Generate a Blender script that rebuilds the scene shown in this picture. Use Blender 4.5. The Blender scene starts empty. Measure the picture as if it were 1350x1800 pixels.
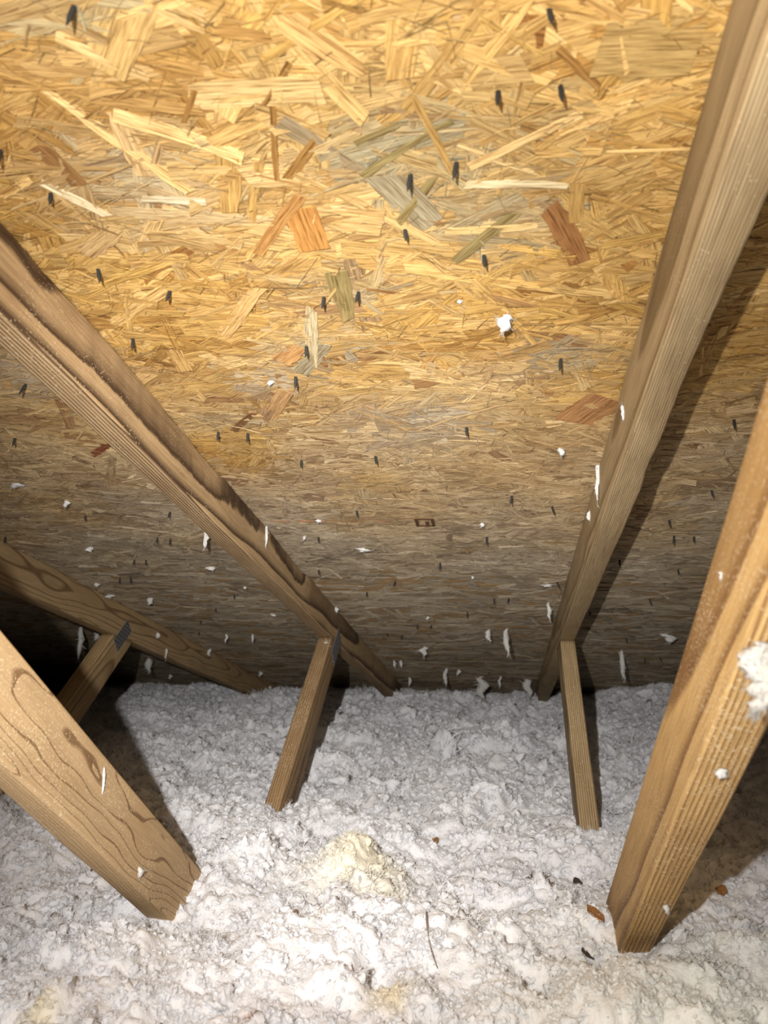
import bpy, math, random
import numpy as np
from mathutils import Matrix, Vector

# ------------------------------------------------------------------ camera, world, lamp, exposure
F_PX, PSI, RHO, PIT = 1352.0, 0.15171, -0.00264, math.radians(-6.6)
CAM = np.array([0.0, 0.0, 0.65])            # ceiling board of the rooms below is z = 0
cp_, sp_ = math.cos(PIT), math.sin(PIT)


def w_dir(v):
    """frame of the trusses (x right, y down, z ahead) -> world (x right, y ahead, z up)"""
    v = np.asarray(v, float)
    return np.array([v[0], v[2] * cp_ - v[1] * sp_, -(v[2] * sp_ + v[1] * cp_)])


def ray(px, py):
    a, b = px - 675.0, py - 900.0
    cr, sr = math.cos(RHO), math.sin(RHO)
    x, y, z = a * cr + b * sr, -a * sr + b * cr, F_PX
    c, s = math.cos(PSI), math.sin(PSI)
    r = w_dir((x * c - z * s, y, x * s + z * c))
    return r / np.linalg.norm(r)


S = bpy.context.scene
COL = S.collection
cam_d = bpy.data.cameras.new('camera')
cam = bpy.data.objects.new('camera', cam_d)
COL.objects.link(cam)
S.camera = cam
_f = ray(675, 900)
_r = ray(1675, 900) / (ray(1675, 900) @ _f) - _f
_r /= np.linalg.norm(_r)
_u = np.cross(_r, _f)
M = Matrix.Identity(4)
for i in range(3):
    M[i][0], M[i][1], M[i][2], M[i][3] = _r[i], _u[i], -_f[i], CAM[i]
cam.matrix_world = M
cam_d.sensor_fit = 'HORIZONTAL'
cam_d.sensor_width = 36.0
cam_d.lens = 36.0 * F_PX / 1350.0
cam_d.clip_start = 0.02
cam_d.dof.use_dof = True
cam_d.dof.focus_distance = 1.15
cam_d.dof.aperture_fstop = 10.5

W = bpy.data.worlds.new('attic_dark')
S.world = W
W.use_nodes = True
W.node_tree.nodes['Background'].inputs[0].default_value = (0.02, 0.018, 0.015, 1)
W.node_tree.nodes['Background'].inputs[1].default_value = 0.02

LAMP = CAM + np.array([-0.093, -0.103, 0.087])      # the head torch, a hand's width from the lens


def torch(name, aim_px, watts, deg, blend, col, rad):
    l = bpy.data.lights.new(name, 'SPOT')
    l.energy, l.spot_size, l.spot_blend = watts, math.radians(deg), blend
    l.color, l.shadow_soft_size = col, rad
    o = bpy.data.objects.new(name, l)
    COL.objects.link(o)
    o.location = LAMP
    o.rotation_euler = Vector(ray(*aim_px)).to_track_quat('-Z', 'Y').to_euler()
    return o


torch('head_torch_flood', (690, 1250), 40.0, 172, 0.6, (1.0, 0.98, 0.955), 0.006)
torch('head_torch_beam', (740, 1130), 108.0, 58, 1.0, (1.0, 0.98, 0.95), 0.006)

S.view_settings.view_transform = 'Standard'
S.view_settings.look = 'None'
S.view_settings.exposure = 0.0
S.view_settings.gamma = 1.0
S.view_settings.use_curve_mapping = False

rng = np.random.default_rng(7)
random.seed(7)

# ------------------------------------------------------------------ measured geometry (relative to the camera)
N_R, D_R = np.array([0, .2426, .9701]), np.array([0, .9701, -.2426])      # roof: outward normal, down the slope
N_S, D_S = np.array([0, .5802, -.8145]), np.array([0, .8145, .5802])      # short webs
N_L, D_L = np.array([0, .5914, .8064]), np.array([0, .8064, -.5914])      # long webs
H_ROOF = 0.47026
Z_INS = 0.25
Z_OFF = -0.016


def roof_pt(x, s, drop=0.0):
    return CAM + N_R * (H_ROOF - drop) + D_R * s + np.array([x, 0, 0])


def px_roof(px, py):
    r = ray(px, py)
    X = r * (H_ROOF / (N_R @ r))
    return X[0], X @ D_R                    # x, s


def px_plane(px, py, n, q):
    r = ray(px, py)
    return CAM + r * (q / (n @ r))


def px_x(px, py, x):
    r = ray(px, py)
    return CAM + r * (x / r[0])


def px_z(px, py, z):
    r = ray(px, py)
    return CAM + r * ((z - CAM[2]) / r[2])


# ------------------------------------------------------------------ helpers
def tag(o, label=None, cat=None, group=None, kind=None):
    for k, v in (('label', label), ('category', cat), ('group', group), ('kind', kind)):
        if v:
            o[k] = v
    return o


def empty(name, loc=(0, 0, 0)):
    o = bpy.data.objects.new(name, None)
    o.location = loc
    o.empty_display_size = 0.05
    COL.objects.link(o)
    return o


def mesh_obj(name, V, Fc, mat, parent=None, smooth=False):
    me = bpy.data.meshes.new(name)
    me.from_pydata([tuple(v) for v in V], [], [tuple(f) for f in Fc])
    me.update()
    me.materials.append(mat)
    if smooth:
        me.polygons.foreach_set('use_smooth', [True] * len(me.polygons))
    o = bpy.data.objects.new(name, me)
    COL.objects.link(o)
    if parent:
        o.parent = parent
    return o


def mesh_np(name, V, Q, mat, parent=None, smooth=False, attrs=None):
    """V (n,3) array, Q (m,k) array of k-gons, attrs {name: (n,3|4) point values}"""
    me = bpy.data.meshes.new(name)
    V = np.ascontiguousarray(V, np.float32)
    Q = np.ascontiguousarray(Q, np.int32)
    k = Q.shape[1]
    me.vertices.add(len(V))
    me.vertices.foreach_set('co', V.ravel())
    me.loops.add(Q.size)
    me.loops.foreach_set('vertex_index', Q.ravel())
    me.polygons.add(len(Q))
    me.polygons.foreach_set('loop_start', np.arange(0, Q.size, k, dtype=np.int32))
    me.polygons.foreach_set('use_smooth', np.full(len(Q), smooth, bool))
    me.update(calc_edges=True)
    for nm, a in (attrs or {}).items():
        a = np.ascontiguousarray(a, np.float32)
        if a.shape[1] == 4:
            at = me.attributes.new(nm, 'FLOAT_COLOR', 'POINT')
            at.data.foreach_set('color', a.ravel())
        else:
            at = me.attributes.new(nm, 'FLOAT_VECTOR', 'POINT')
            at.data.foreach_set('vector', a.ravel())
    me.materials.append(mat)
    o = bpy.data.objects.new(name, me)
    COL.objects.link(o)
    if parent:
        o.parent = parent
    return o


BOXF = [(0, 1, 2, 3), (7, 6, 5, 4), (0, 4, 5, 1), (1, 5, 6, 2), (2, 6, 7, 3), (3, 7, 4, 0)]


def box_vf(c, ex, ey, ez):
    """box from centre and three half-edge vectors"""
    c, ex, ey, ez = map(np.asarray, (c, ex, ey, ez))
    V = [c + sx * ex + sy * ey + sz * ez for sz in (-1, 1) for sx, sy in ((-1, -1), (-1, 1), (1, 1), (1, -1))]
    return V, BOXF


# ---- noise in numpy
def hash2(ix, iy, seed):
    h = (ix.astype(np.int64) * 374761393 + iy.astype(np.int64) * 668265263 + seed * 974634541) & 0xffffffff
    h = ((h ^ (h >> 13)) * 1274126177) & 0xffffffff
    h = h ^ (h >> 16)
    return (h & 0xffffff) / float(0xffffff)


def vnoise(x, y, seed):
    ix, iy = np.floor(x), np.floor(y)
    fx, fy = x - ix, y - iy
    ux, uy = fx * fx * (3 - 2 * fx), fy * fy * (3 - 2 * fy)
    a, b = hash2(ix, iy, seed), hash2(ix + 1, iy, seed)
    c, d = hash2(ix, iy + 1, seed), hash2(ix + 1, iy + 1, seed)
    return (a + (b - a) * ux) * (1 - uy) + (c + (d - c) * ux) * uy


def fbm(x, y, seed, octv=4):
    t, a, s = 0, .5, 0
    for i in range(octv):
        t = t + a * vnoise(x * 2 ** i, y * 2 ** i, seed + i * 17)
        s += a
        a *= .5
    return t / s


def bumps(x, y, seed):
    """cauliflower bumps: 1 - F1 distance squared, round tops and sharp valleys"""
    ix, iy = np.floor(x), np.floor(y)
    best = np.full(x.shape, 9.0)
    for dx in (-1, 0, 1):
        for dy in (-1, 0, 1):
            cx, cy = ix + dx, iy + dy
            px = cx + hash2(cx, cy, seed)
            py = cy + hash2(cx, cy, seed + 5)
            r = .75 + .5 * hash2(cx, cy, seed + 9)
            best = np.minimum(best, ((x - px) ** 2 + (y - py) ** 2) / r)
    return 1 - np.minimum(best, 1.4)


# ------------------------------------------------------------------ materials
def new_mat(name):
    m = bpy.data.materials.new(name)
    m.use_nodes = True
    nt = m.node_tree
    b = nt.nodes['Principled BSDF']
    return m, nt, b


def node(nt, kind, **kw):
    n = nt.nodes.new(kind)
    for k, v in kw.items():
        if k.startswith('i_'):
            key = k[2:]
            n.inputs[int(key) if key.isdigit() else key].default_value = v
        else:
            setattr(n, k, v)
    return n


def math_n(nt, op, a, b=None, c=None):
    n = nt.nodes.new('ShaderNodeMath')
    n.operation = op
    for i, v in enumerate((a, b, c)):
        if v is None:
            continue
        if isinstance(v, (int, float)):
            n.inputs[i].default_value = v
        else:
            nt.links.new(v, n.inputs[i])
    return n.outputs[0]


def mix_col(nt, fac, a, b, mode='MIX'):
    n = nt.nodes.new('ShaderNodeMix')
    n.data_type = 'RGBA'
    n.blend_type = mode
    for sock, v in ((n.inputs[0], fac), (n.inputs[6], a), (n.inputs[7], b)):
        if isinstance(v, (int, float)):
            sock.default_value = v
        elif isinstance(v, tuple):
            sock.default_value = (*v, 1) if len(v) == 3 else v
        else:
            nt.links.new(v, sock)
    return n.outputs[2]


def ramp(nt, fac, stops):
    n = nt.nodes.new('ShaderNodeValToRGB')
    el = n.color_ramp.elements
    el[0].position, el[1].position = stops[0][0], stops[-1][0]
    for p, c in stops[1:-1]:
        el.new(p)
    for e, (p, c) in zip(el, stops):
        e.position = p
        e.color = (*c, 1) if len(c) == 3 else c
    nt.links.new(fac, n.inputs[0])
    return n.outputs[0]


def plain(name, col, rough=.7, metal=0.0, noise_scale=200, amt=.35):
    m, nt, b = new_mat(name)
    tc = node(nt, 'ShaderNodeTexCoord')
    nz = node(nt, 'ShaderNodeTexNoise', i_Scale=noise_scale, i_Detail=3.0)
    nt.links.new(tc.outputs['Object'], nz.inputs['Vector'])
    c = mix_col(nt, nz.outputs['Fac'], tuple(x * (1 - amt) for x in col), tuple(min(1, x * (1 + amt)) for x in col))
    nt.links.new(c, b.inputs['Base Color'])
    b.inputs['Roughness'].default_value = rough
    b.inputs['Metallic'].default_value = metal
    return m


def wood_mat(name, early, late, pith=(-.12, .0), ring=.0042, wob=.004, slope=.01, knot=None, seed=0, dust=.0, sharp=.55, ns=(11, 11, 2.0), nd=.6, fs=1.0):
    """solid timber: growth rings about a pith line that runs along local z"""
    m, nt, b = new_mat(name)
    L = nt.links.new
    tc = node(nt, 'ShaderNodeTexCoord')
    sep = node(nt, 'ShaderNodeSeparateXYZ')
    L(tc.outputs['Object'], sep.inputs[0])
    x, y, z = sep.outputs
    mp = node(nt, 'ShaderNodeMapping')
    mp.inputs['Location'].default_value = (seed * 1.7, seed * 2.3, seed * .9)
    mp.inputs['Scale'].default_value = ns
    L(tc.outputs['Object'], mp.inputs[0])
    wn = node(nt, 'ShaderNodeTexNoise', i_Scale=1.0, i_Detail=nd)
    L(mp.outputs[0], wn.inputs['Vector'])
    wv = math_n(nt, 'MULTIPLY', math_n(nt, 'SUBTRACT', wn.outputs['Fac'], .5), wob * 4)
    dx = math_n(nt, 'SUBTRACT', x, pith[0])
    dy = math_n(nt, 'SUBTRACT', y, pith[1])
    r = math_n(nt, 'SQRT', math_n(nt, 'ADD', math_n(nt, 'MULTIPLY', dx, dx), math_n(nt, 'MULTIPLY', dy, dy)))
    r = math_n(nt, 'ADD', r, wv)
    r = math_n(nt, 'ADD', r, math_n(nt, 'MULTIPLY', z, slope))
    if knot:
        for ky, kz, kr, ka in knot:
            a = math_n(nt, 'SUBTRACT', y, ky)
            c = math_n(nt, 'MULTIPLY', math_n(nt, 'SUBTRACT', z, kz), .55)
            d2 = math_n(nt, 'ADD', math_n(nt, 'MULTIPLY', a, a), math_n(nt, 'MULTIPLY', c, c))
            g = math_n(nt, 'DIVIDE', ka, math_n(nt, 'ADD', 1.0, math_n(nt, 'DIVIDE', d2, kr * kr)))
            r = math_n(nt, 'ADD', r, g)
    t = math_n(nt, 'FRACT', math_n(nt, 'DIVIDE', r, ring))
    band = ramp(nt, t, [(0.0, (0, 0, 0)), (sharp, (.12, .12, .12)), (.86, (1, 1, 1)), (.93, (.9, .9, .9)), (1.0, (0, 0, 0))])
    # long fibres
    mf = node(nt, 'ShaderNodeMapping')
    mf.inputs['Location'].default_value = (seed, seed * .3, 0)
    mf.inputs['Scale'].default_value = (900, 900, 16)
    L(tc.outputs['Object'], mf.inputs[0])
    fn = node(nt, 'ShaderNodeTexNoise', i_Scale=1.0, i_Detail=2.0)
    L(mf.outputs[0], fn.inputs['Vector'])
    # slow colour drift and dirt
    mb = node(nt, 'ShaderNodeMapping')
    mb.inputs['Location'].default_value = (seed * 3.1, 0, seed)
    mb.inputs['Scale'].default_value = (20, 20, 7)
    L(tc.outputs['Object'], mb.inputs[0])
    bn = node(nt, 'ShaderNodeTexNoise', i_Scale=1.0, i_Detail=4.0)
    L(mb.outputs[0], bn.inputs['Vector'])
    c = mix_col(nt, band, early, late)
    fib = ramp(nt, fn.outputs['Fac'], [(.32, (.66, .62, .58)), (.52, (.97, .97, .97)), (.68, (1.1, 1.1, 1.08))])
    c = mix_col(nt, fs, c, fib, 'MULTIPLY')
    drift = ramp(nt, bn.outputs['Fac'], [(.3, (.78, .74, .70)), (.55, (1, 1, 1)), (.75, (1.0, .97, .92))])
    c = mix_col(nt, .8, c, drift, 'MULTIPLY')
    if dust > 0:
        vo = node(nt, 'ShaderNodeTexNoise', i_Scale=420.0, i_Detail=1.0)
        L(tc.outputs['Object'], vo.inputs['Vector'])
        ms = node(nt, 'ShaderNodeTexNoise', i_Scale=11.0, i_Detail=2.0)
        L(tc.outputs['Object'], ms.inputs['Vector'])
        dm = math_n(nt, 'GREATER_THAN', math_n(nt, 'ADD', vo.outputs['Fac'], math_n(nt, 'MULTIPLY', ms.outputs['Fac'], .35)), .92 - dust)
        c = mix_col(nt, math_n(nt, 'MULTIPLY', dm, .6), c, (.72, .58, .38))
    L(c, b.inputs['Base Color'])
    b.inputs['Roughness'].default_value = .68
    b.inputs['Specular IOR Level'].default_value = .25
    bp = node(nt, 'ShaderNodeBump', i_Strength=.35, i_Distance=.0006)
    L(math_n(nt, 'ADD', math_n(nt, 'MULTIPLY', fn.outputs['Fac'], .7), math_n(nt, 'MULTIPLY', math_n(nt, 'SUBTRACT', 1.0, band), .6)), bp.inputs['Height'])
    L(bp.outputs[0], b.inputs['Normal'])
    return m


def strand_mat():
    m, nt, b = new_mat('osb_strand')
    L = nt.links.new
    ac = node(nt, 'ShaderNodeAttribute', attribute_name='tint')
    ag = node(nt, 'ShaderNodeAttribute', attribute_name='grain')       # metres along, metres across, seed
    mp = node(nt, 'ShaderNodeMapping')
    mp.inputs['Scale'].default_value = (30, 700, 40)
    L(ag.outputs['Vector'], mp.inputs[0])
    n1 = node(nt, 'ShaderNodeTexNoise', i_Scale=1.0, i_Detail=3.0, i_Roughness=.6)
    L(mp.outputs[0], n1.inputs['Vector'])
    mp2 = node(nt, 'ShaderNodeMapping')
    mp2.inputs['Scale'].default_value = (9, 160, 23)
    L(ag.outputs['Vector'], mp2.inputs[0])
    n2 = node(nt, 'ShaderNodeTexNoise', i_Scale=1.0, i_Detail=2.0)
    L(mp2.outputs[0], n2.inputs['Vector'])
    g1 = ramp(nt, n1.outputs['Fac'], [(.30, (.34, .26, .18)), (.42, (.76, .70, .62)), (.52, (1.0, 1.0, 1.0)), (.68, (1.18, 1.20, 1.22))])
    g2 = ramp(nt, n2.outputs['Fac'], [(.32, (.74, .68, .60)), (.5, (1, 1, 1))])
    c = mix_col(nt, 1.0, ac.outputs['Color'], g1, 'MULTIPLY')
    c = mix_col(nt, .8, c, g2, 'MULTIPLY')
    mp3 = node(nt, 'ShaderNodeMapping')
    mp3.inputs['Scale'].default_value = (70, 1900, 31)
    L(ag.outputs['Vector'], mp3.inputs[0])
    n4 = node(nt, 'ShaderNodeTexNoise', i_Scale=1.0, i_Detail=2.0)
    L(mp3.outputs[0], n4.inputs['Vector'])
    g4 = ramp(nt, n4.outputs['Fac'], [(.30, (.62, .54, .44)), (.48, (1, 1, 1)), (.7, (1.1, 1.1, 1.08))])
    c = mix_col(nt, .85, c, g4, 'MULTIPLY')
    L(c, b.inputs['Base Color'])
    b.inputs['Roughness'].default_value = .62
    b.inputs['Specular IOR Level'].default_value = .3
    bp = node(nt, 'ShaderNodeBump', i_Strength=.8, i_Distance=.0012)
    L(n1.outputs['Fac'], bp.inputs['Height'])
    L(bp.outputs[0], b.inputs['Normal'])
    return m


def fluff_mat(name, sss, inst=False):
    m, nt, b = new_mat(name)
    L = nt.links.new
    ac = node(nt, 'ShaderNodeAttribute', attribute_name='tint', attribute_type='INSTANCER' if inst else 'GEOMETRY')
    tc = node(nt, 'ShaderNodeTexCoord')
    n1 = node(nt, 'ShaderNodeTexNoise', i_Scale=420.0, i_Detail=4.0, i_Roughness=.65, i_Distortion=.6)
    n2 = node(nt, 'ShaderNodeTexNoise', i_Scale=150.0, i_Detail=3.0, i_Distortion=.8)
    L(tc.outputs['Object'], n1.inputs['Vector'])
    L(tc.outputs['Object'], n2.inputs['Vector'])
    h = math_n(nt, 'ADD', math_n(nt, 'MULTIPLY', n1.outputs['Fac'], .45), n2.outputs['Fac'])
    if inst:
        n1.inputs['Scale'].default_value, n2.inputs['Scale'].default_value = 5.0, 2.2
    bp = node(nt, 'ShaderNodeBump', i_Strength=.5, i_Distance=.25 if inst else .005)
    L(h, bp.inputs['Height'])
    L(bp.outputs[0], b.inputs['Normal'])
    # specks of dirt caught in the fibres
    n3 = node(nt, 'ShaderNodeTexNoise', i_Scale=260.0, i_Detail=0.0)
    if inst:
        n3.inputs['Scale'].default_value = 2.0
    L(tc.outputs['Object'], n3.inputs['Vector'])
    sp = math_n(nt, 'GREATER_THAN', n3.outputs['Fac'], .80)
    c = mix_col(nt, math_n(nt, 'MULTIPLY', sp, .6), ac.outputs['Color'], (.25, .22, .19))
    L(c, b.inputs['Base Color'])
    b.inputs['Roughness'].default_value = 1.0
    b.inputs['Specular IOR Level'].default_value = .05
    if not sss:
        df, tr, mx = node(nt, 'ShaderNodeBsdfDiffuse'), node(nt, 'ShaderNodeBsdfTranslucent'), node(nt, 'ShaderNodeMixShader')
        mx.inputs[0].default_value = .16
        L(c, df.inputs[0])
        L(c, tr.inputs[0])
        L(df.outputs[0], mx.inputs[1])
        L(tr.outputs[0], mx.inputs[2])
        L(mx.outputs[0], nt.nodes['Material Output'].inputs[0])
    if sss:
        b.inputs['Subsurface Weight'].default_value = sss
        b.inputs['Subsurface Radius'].default_value = (1.0, 1.0, 1.0)
        b.inputs['Subsurface Scale'].default_value = .005
    return m


M_STRAND = strand_mat()
M_FLUFF = fluff_mat('insulation', .75)
M_FIBRE = fluff_mat('insulation_fibre', 0)
M_OSB = plain('osb_core', (.42, .27, .12), .8, 0, 90, .5)
M_NAIL = plain('nail_steel', (.016, .015, .013), .8, 0, 900, .5)
M_RUST = plain('rusty_clip', (.11, .055, .02), .6, .3, 500, .5)
M_SEAL = plain('edge_paint', (.42, .16, .06), .7, 0, 60, .5)
M_PLATE = plain('galvanised_plate', (.40, .42, .45), .42, .85, 260, .3)
M_SLOT = plain('plate_slot', (.03, .03, .035), .8, 0, 300, .3)
M_BOARD = plain('plasterboard', (.55, .54, .52), .9, 0, 20, .1)
M_CHIP = plain('brown_chip', (.25, .11, .03), .7, 0, 300, .6)
M_HUSK = plain('dark_husk', (.05, .03, .02), .8, 0, 500, .6)
M_STRAW = plain('grey_straw', (.20, .16, .12), .7, 0, 500, .5)

# ------------------------------------------------------------------ the floor below and the roof deck
XL, XR = -3.4, 2.6
V, Fc = box_vf(((XL + XR) / 2, 1.6, -.007), (3.0, 0, 0), (0, 2.9, 0), (0, 0, .006))
tag(mesh_obj('floor', V, Fc, M_BOARD), 'plasterboard ceiling of the rooms below, under the insulation', 'floor', kind='structure')

ceiling = tag(empty('ceiling', roof_pt(0, -.22)), 'sloping roof deck of yellow oriented strand board panels', 'ceiling', kind='structure')
C0 = np.array(ceiling.location)
TH = .012
STAINS = [(715, 285, .085, (.30, .29, .20)), (600, 505, .06, (.33, .29, .20)), (250, 335, .075, (.48, .42, .28)), (130, 12, .05, (.34, .30, .18)),
          (490, 668, .05, (.40, .37, .30)), (560, 610, .05, (.38, .35, .26)), (760, 745, .10, (.40, .37, .30)), (40, 645, .10, (.44, .38, .30)),
          (850, 425, .04, (.32, .29, .18)), (400, 735, .05, (.32, .27, .19)), (990, 630, .05, (.34, .32, .24)), (900, 380, .05, (.36, .31, .2))]
STAINS = [(*px_roof(a, b), r, c) for a, b, r, c in STAINS]
PAL = np.array([(.56, .355, .120), (.53, .33, .104), (.50, .30, .086), (.66, .44, .170), (.39, .215, .058), (.33, .16, .042), (.54, .355, .128), (.55, .345, .100)])
PALW = np.array([.24, .20, .13, .13, .045, .025, .13, .10])


def stain_tint(x, s, c):
    c = c.copy()
    for sx, ss, r, col in STAINS:
        d2 = ((x - sx) / 1.25) ** 2 + (s - ss) ** 2
        w = np.exp(-d2 / (r * r * .55))[:, None] * (.35 + .65 * rng.random(len(x)))[:, None]
        c = c * (1 - w) + np.array(col) * w
    return c


# outline of one strand in unit coordinates: 10 points along, ragged ends


def strand_arrays(x, s, L, Wd, ang, drop, tint, K=9):
    """returns V (n*10,3) rel. to ceiling origin, Q, tint, grain; strands lie on the underside of the deck"""
    n = len(x)
    u = np.tile(np.linspace(-.5, .5, K), (n, 1))
    ragA = (rng.random((n, 2)) - .5) * np.minimum(.22, .9 * Wd / L)[:, None]
    ragB = (rng.random((n, 2)) - .5) * np.minimum(.22, .9 * Wd / L)[:, None]
    uu = np.stack([u, u], 2)                                            # n,5,2
    uu[:, 0, :] += ragA
    uu[:, K - 1, :] += ragB
    taper = 1 - .25 * rng.random((n, 1)) * np.abs(u * 2) ** 2
    tapA = rng.random((n, 1))
    taper = taper * (1 - .45 * tapA * (rng.random((n, 1)) < .35) * (u + .5))
    wig = (rng.random((n, K)) - .5) * .07
    vv = np.stack([-.5 * taper + wig, .5 * taper + wig + (rng.random((n, K)) - .5) * .14], 2)
    lu = uu * L[:, None, None]
    lv = vv * Wd[:, None, None]
    bend = (rng.random((n, 1, 1)) - .5) * .10 * L[:, None, None]
    lv = lv + bend * (uu * 2) ** 2 * .5
    ca, sa = np.cos(ang)[:, None, None], np.sin(ang)[:, None, None]
    X = x[:, None, None] + lu * ca - lv * sa
    Sx = s[:, None, None] + lu * sa + lv * ca
    tl = rng.normal(0, .010, (n, 1, 1))
    tw = rng.normal(0, .085, (n, 1, 1))
    curl = np.abs(rng.normal(0, .0006, (n, 1, 1)))
    dz = drop[:, None, None] + np.clip(tl * lu, -.0008, .0008) + np.clip(tw * lv, -.0007, .0007) + curl * (uu * 2) ** 4 * np.sign(rng.random((n, 1, 1)) - .4)
    dz = np.clip(dz + .0009, .0002, .005)
    P = np.zeros((n, K, 2, 3))
    o = roof_pt(0, 0) - C0
    P[:] = o
    P[..., 0] += X
    P += D_R * Sx[..., None] - N_R * dz[..., None]
    V = P.reshape(-1, 3)
    base = np.arange(n)[:, None] * (2 * K)
    q = []
    for k in range(K - 1):
        q.append(np.stack([base[:, 0] + 2 * k, base[:, 0] + 2 * k + 1, base[:, 0] + 2 * k + 3, base[:, 0] + 2 * k + 2], 1))
    Q = np.stack(q, 1).reshape(-1, 4)
    T = np.repeat(np.concatenate([tint, np.ones((n, 1))], 1), 2 * K, 0)
    G = np.stack([lu, lv, np.broadcast_to(rng.random((n, 1, 1)) * 50, lu.shape)], -1).reshape(-1, 3)
    return V, Q, T, G


def gen_strands(n, x0, x1, s0, s1, lmean, lsig, wmin, wmax, d0, d1, cross=.25, slope=15, bright=(.8, 1.12)):
    x = rng.uniform(x0, x1, n)
    s = rng.uniform(s0, s1, n)
    L = np.clip(lmean * np.exp(rng.normal(0, lsig, n)), .012, .15)
    Wd = np.minimum(wmin + (wmax - wmin) * rng.random(n) ** 1.8, L * .45)
    ang = np.where(rng.random(n) < cross, rng.uniform(-math.pi / 2, math.pi / 2, n), rng.normal(0, math.radians(slope), n))
    drop = rng.uniform(d0, d1, n)
    tint = PAL[rng.choice(len(PAL), n, p=PALW / PALW.sum())] * rng.uniform(*bright, (n, 1))
    mot = np.clip((fbm(x * 14, s * 16, 88, 3) - .5) * 4.2, -1, 1)[:, None]
    tint = tint * np.where(mot > 0, 1 - mot * np.array([.20, .27, .36]), 1 - mot * np.array([.08, .09, .11]))
    tint = stain_tint(x, s, tint)
    # paler, greyer cast of the light toward the eave, painted into the tints in blotches
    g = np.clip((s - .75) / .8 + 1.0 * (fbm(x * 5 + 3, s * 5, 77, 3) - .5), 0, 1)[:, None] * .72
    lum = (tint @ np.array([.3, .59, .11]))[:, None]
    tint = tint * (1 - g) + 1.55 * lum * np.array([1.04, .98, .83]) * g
    return dict(x=x, s=s, L=L, Wd=Wd, ang=ang, drop=drop, tint=tint)


def proj_px(x, s):
    P = (roof_pt(0, 0) - CAM)[None] + np.stack([x, 0 * x, 0 * x], 1) + s[:, None] * D_R
    z = P @ _f
    return 675 + F_PX * (P @ _r) / z, 900 - F_PX * (P @ _u) / z, z


ROWS = [(-.20, .072), (.075, 1.2905), (1.2935, 2.509), (2.512, 3.728), (3.731, 4.30)]
PANELS = []
for ri, (sa, sb) in enumerate(ROWS):
    cuts = [-1.062, 1.377] if ri % 2 == 1 else [-2.281, .158]
    xs = [XL] + cuts + [XR]
    for xa, xb in zip(xs[:-1], xs[1:]):
        c = roof_pt((xa + xb) / 2, (sa + sb) / 2) + N_R * TH / 2 - C0
        V, Fc = box_vf(c, ((xb - xa) / 2 - .001, 0, 0), D_R * (sb - sa) / 2, N_R * TH / 2)
        PANELS.append((xa, xb, sa, sb, mesh_obj('osb_panel', V, Fc, M_OSB, ceiling)))


def cat(ds):
    return {k: np.concatenate([d[k] for d in ds]) for k in ds[0]}


beds = []
# big strands first, narrower ones and slivers over them
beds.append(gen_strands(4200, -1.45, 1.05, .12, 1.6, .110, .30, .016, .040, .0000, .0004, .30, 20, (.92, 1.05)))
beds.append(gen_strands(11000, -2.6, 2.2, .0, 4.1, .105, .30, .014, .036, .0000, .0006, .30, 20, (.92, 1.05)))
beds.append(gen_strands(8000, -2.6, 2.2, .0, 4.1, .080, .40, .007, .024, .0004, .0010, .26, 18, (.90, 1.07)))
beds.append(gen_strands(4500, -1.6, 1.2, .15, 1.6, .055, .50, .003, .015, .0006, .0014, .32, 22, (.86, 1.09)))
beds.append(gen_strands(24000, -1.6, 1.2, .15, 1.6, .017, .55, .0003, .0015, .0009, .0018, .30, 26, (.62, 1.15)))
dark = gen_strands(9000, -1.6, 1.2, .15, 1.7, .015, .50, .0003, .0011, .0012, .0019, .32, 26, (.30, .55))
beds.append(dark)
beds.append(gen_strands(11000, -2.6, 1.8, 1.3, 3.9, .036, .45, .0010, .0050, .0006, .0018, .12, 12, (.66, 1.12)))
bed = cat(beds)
# the strands that show largest become parts of their own
u, v, z = proj_px(bed['x'], bed['s'])
area = bed['L'] * bed['Wd'] / z ** 2.6
infr = (u > 20) & (u < 1330) & (v > 15) & (v < 1000)
left = u < (v - 330) / 1.196 + 20
hid = ((u > (v - 375) / 1.196 - (90 + .02 * v)) & (u < (v - 375) / 1.196)) | ((u > 1285 - .2764 * v) & (u < 1500 - .42 * v))
score = np.where(infr & ~hid & (bed['drop'] > .0004), area, 0)
pick = np.argsort(-score)[:262]
mask = np.zeros(len(u), bool)
mask[pick] = True


def panel_of(x, s):
    for xa, xb, sa, sb, o in PANELS:
        if xa <= x < xb and sa - .002 <= s < sb + .001:
            return o
    return PANELS[0][4]


pid = np.full(len(u), -1)
for i, (xa, xb, sa, sb, o) in enumerate(PANELS):
    pid[(bed['x'] >= xa) & (bed['x'] < xb) & (bed['s'] >= sa - .002) & (bed['s'] < sb + .001)] = i
for i, (xa, xb, sa, sb, o) in enumerate(PANELS):
    k = (pid == i) & ~mask
    if k.sum() < 5:
        continue
    sub = {a: b[k].copy() for a, b in bed.items()}
    # strands end at the panel's sawn edge
    lim = np.maximum(.004, np.minimum(sub['s'] - sa, sb - sub['s']) * 2) / np.maximum(np.abs(np.sin(sub['ang'])), .02)
    sub['L'] = np.minimum(sub['L'], lim + .02)
    fine = sub['Wd'] < .0062
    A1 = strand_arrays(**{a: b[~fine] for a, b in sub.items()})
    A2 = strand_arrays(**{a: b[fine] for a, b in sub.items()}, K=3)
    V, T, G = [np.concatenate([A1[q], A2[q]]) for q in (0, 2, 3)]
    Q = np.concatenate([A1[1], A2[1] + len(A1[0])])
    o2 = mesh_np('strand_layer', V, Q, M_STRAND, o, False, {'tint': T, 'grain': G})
    o2['kind'] = 'stuff'


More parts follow.
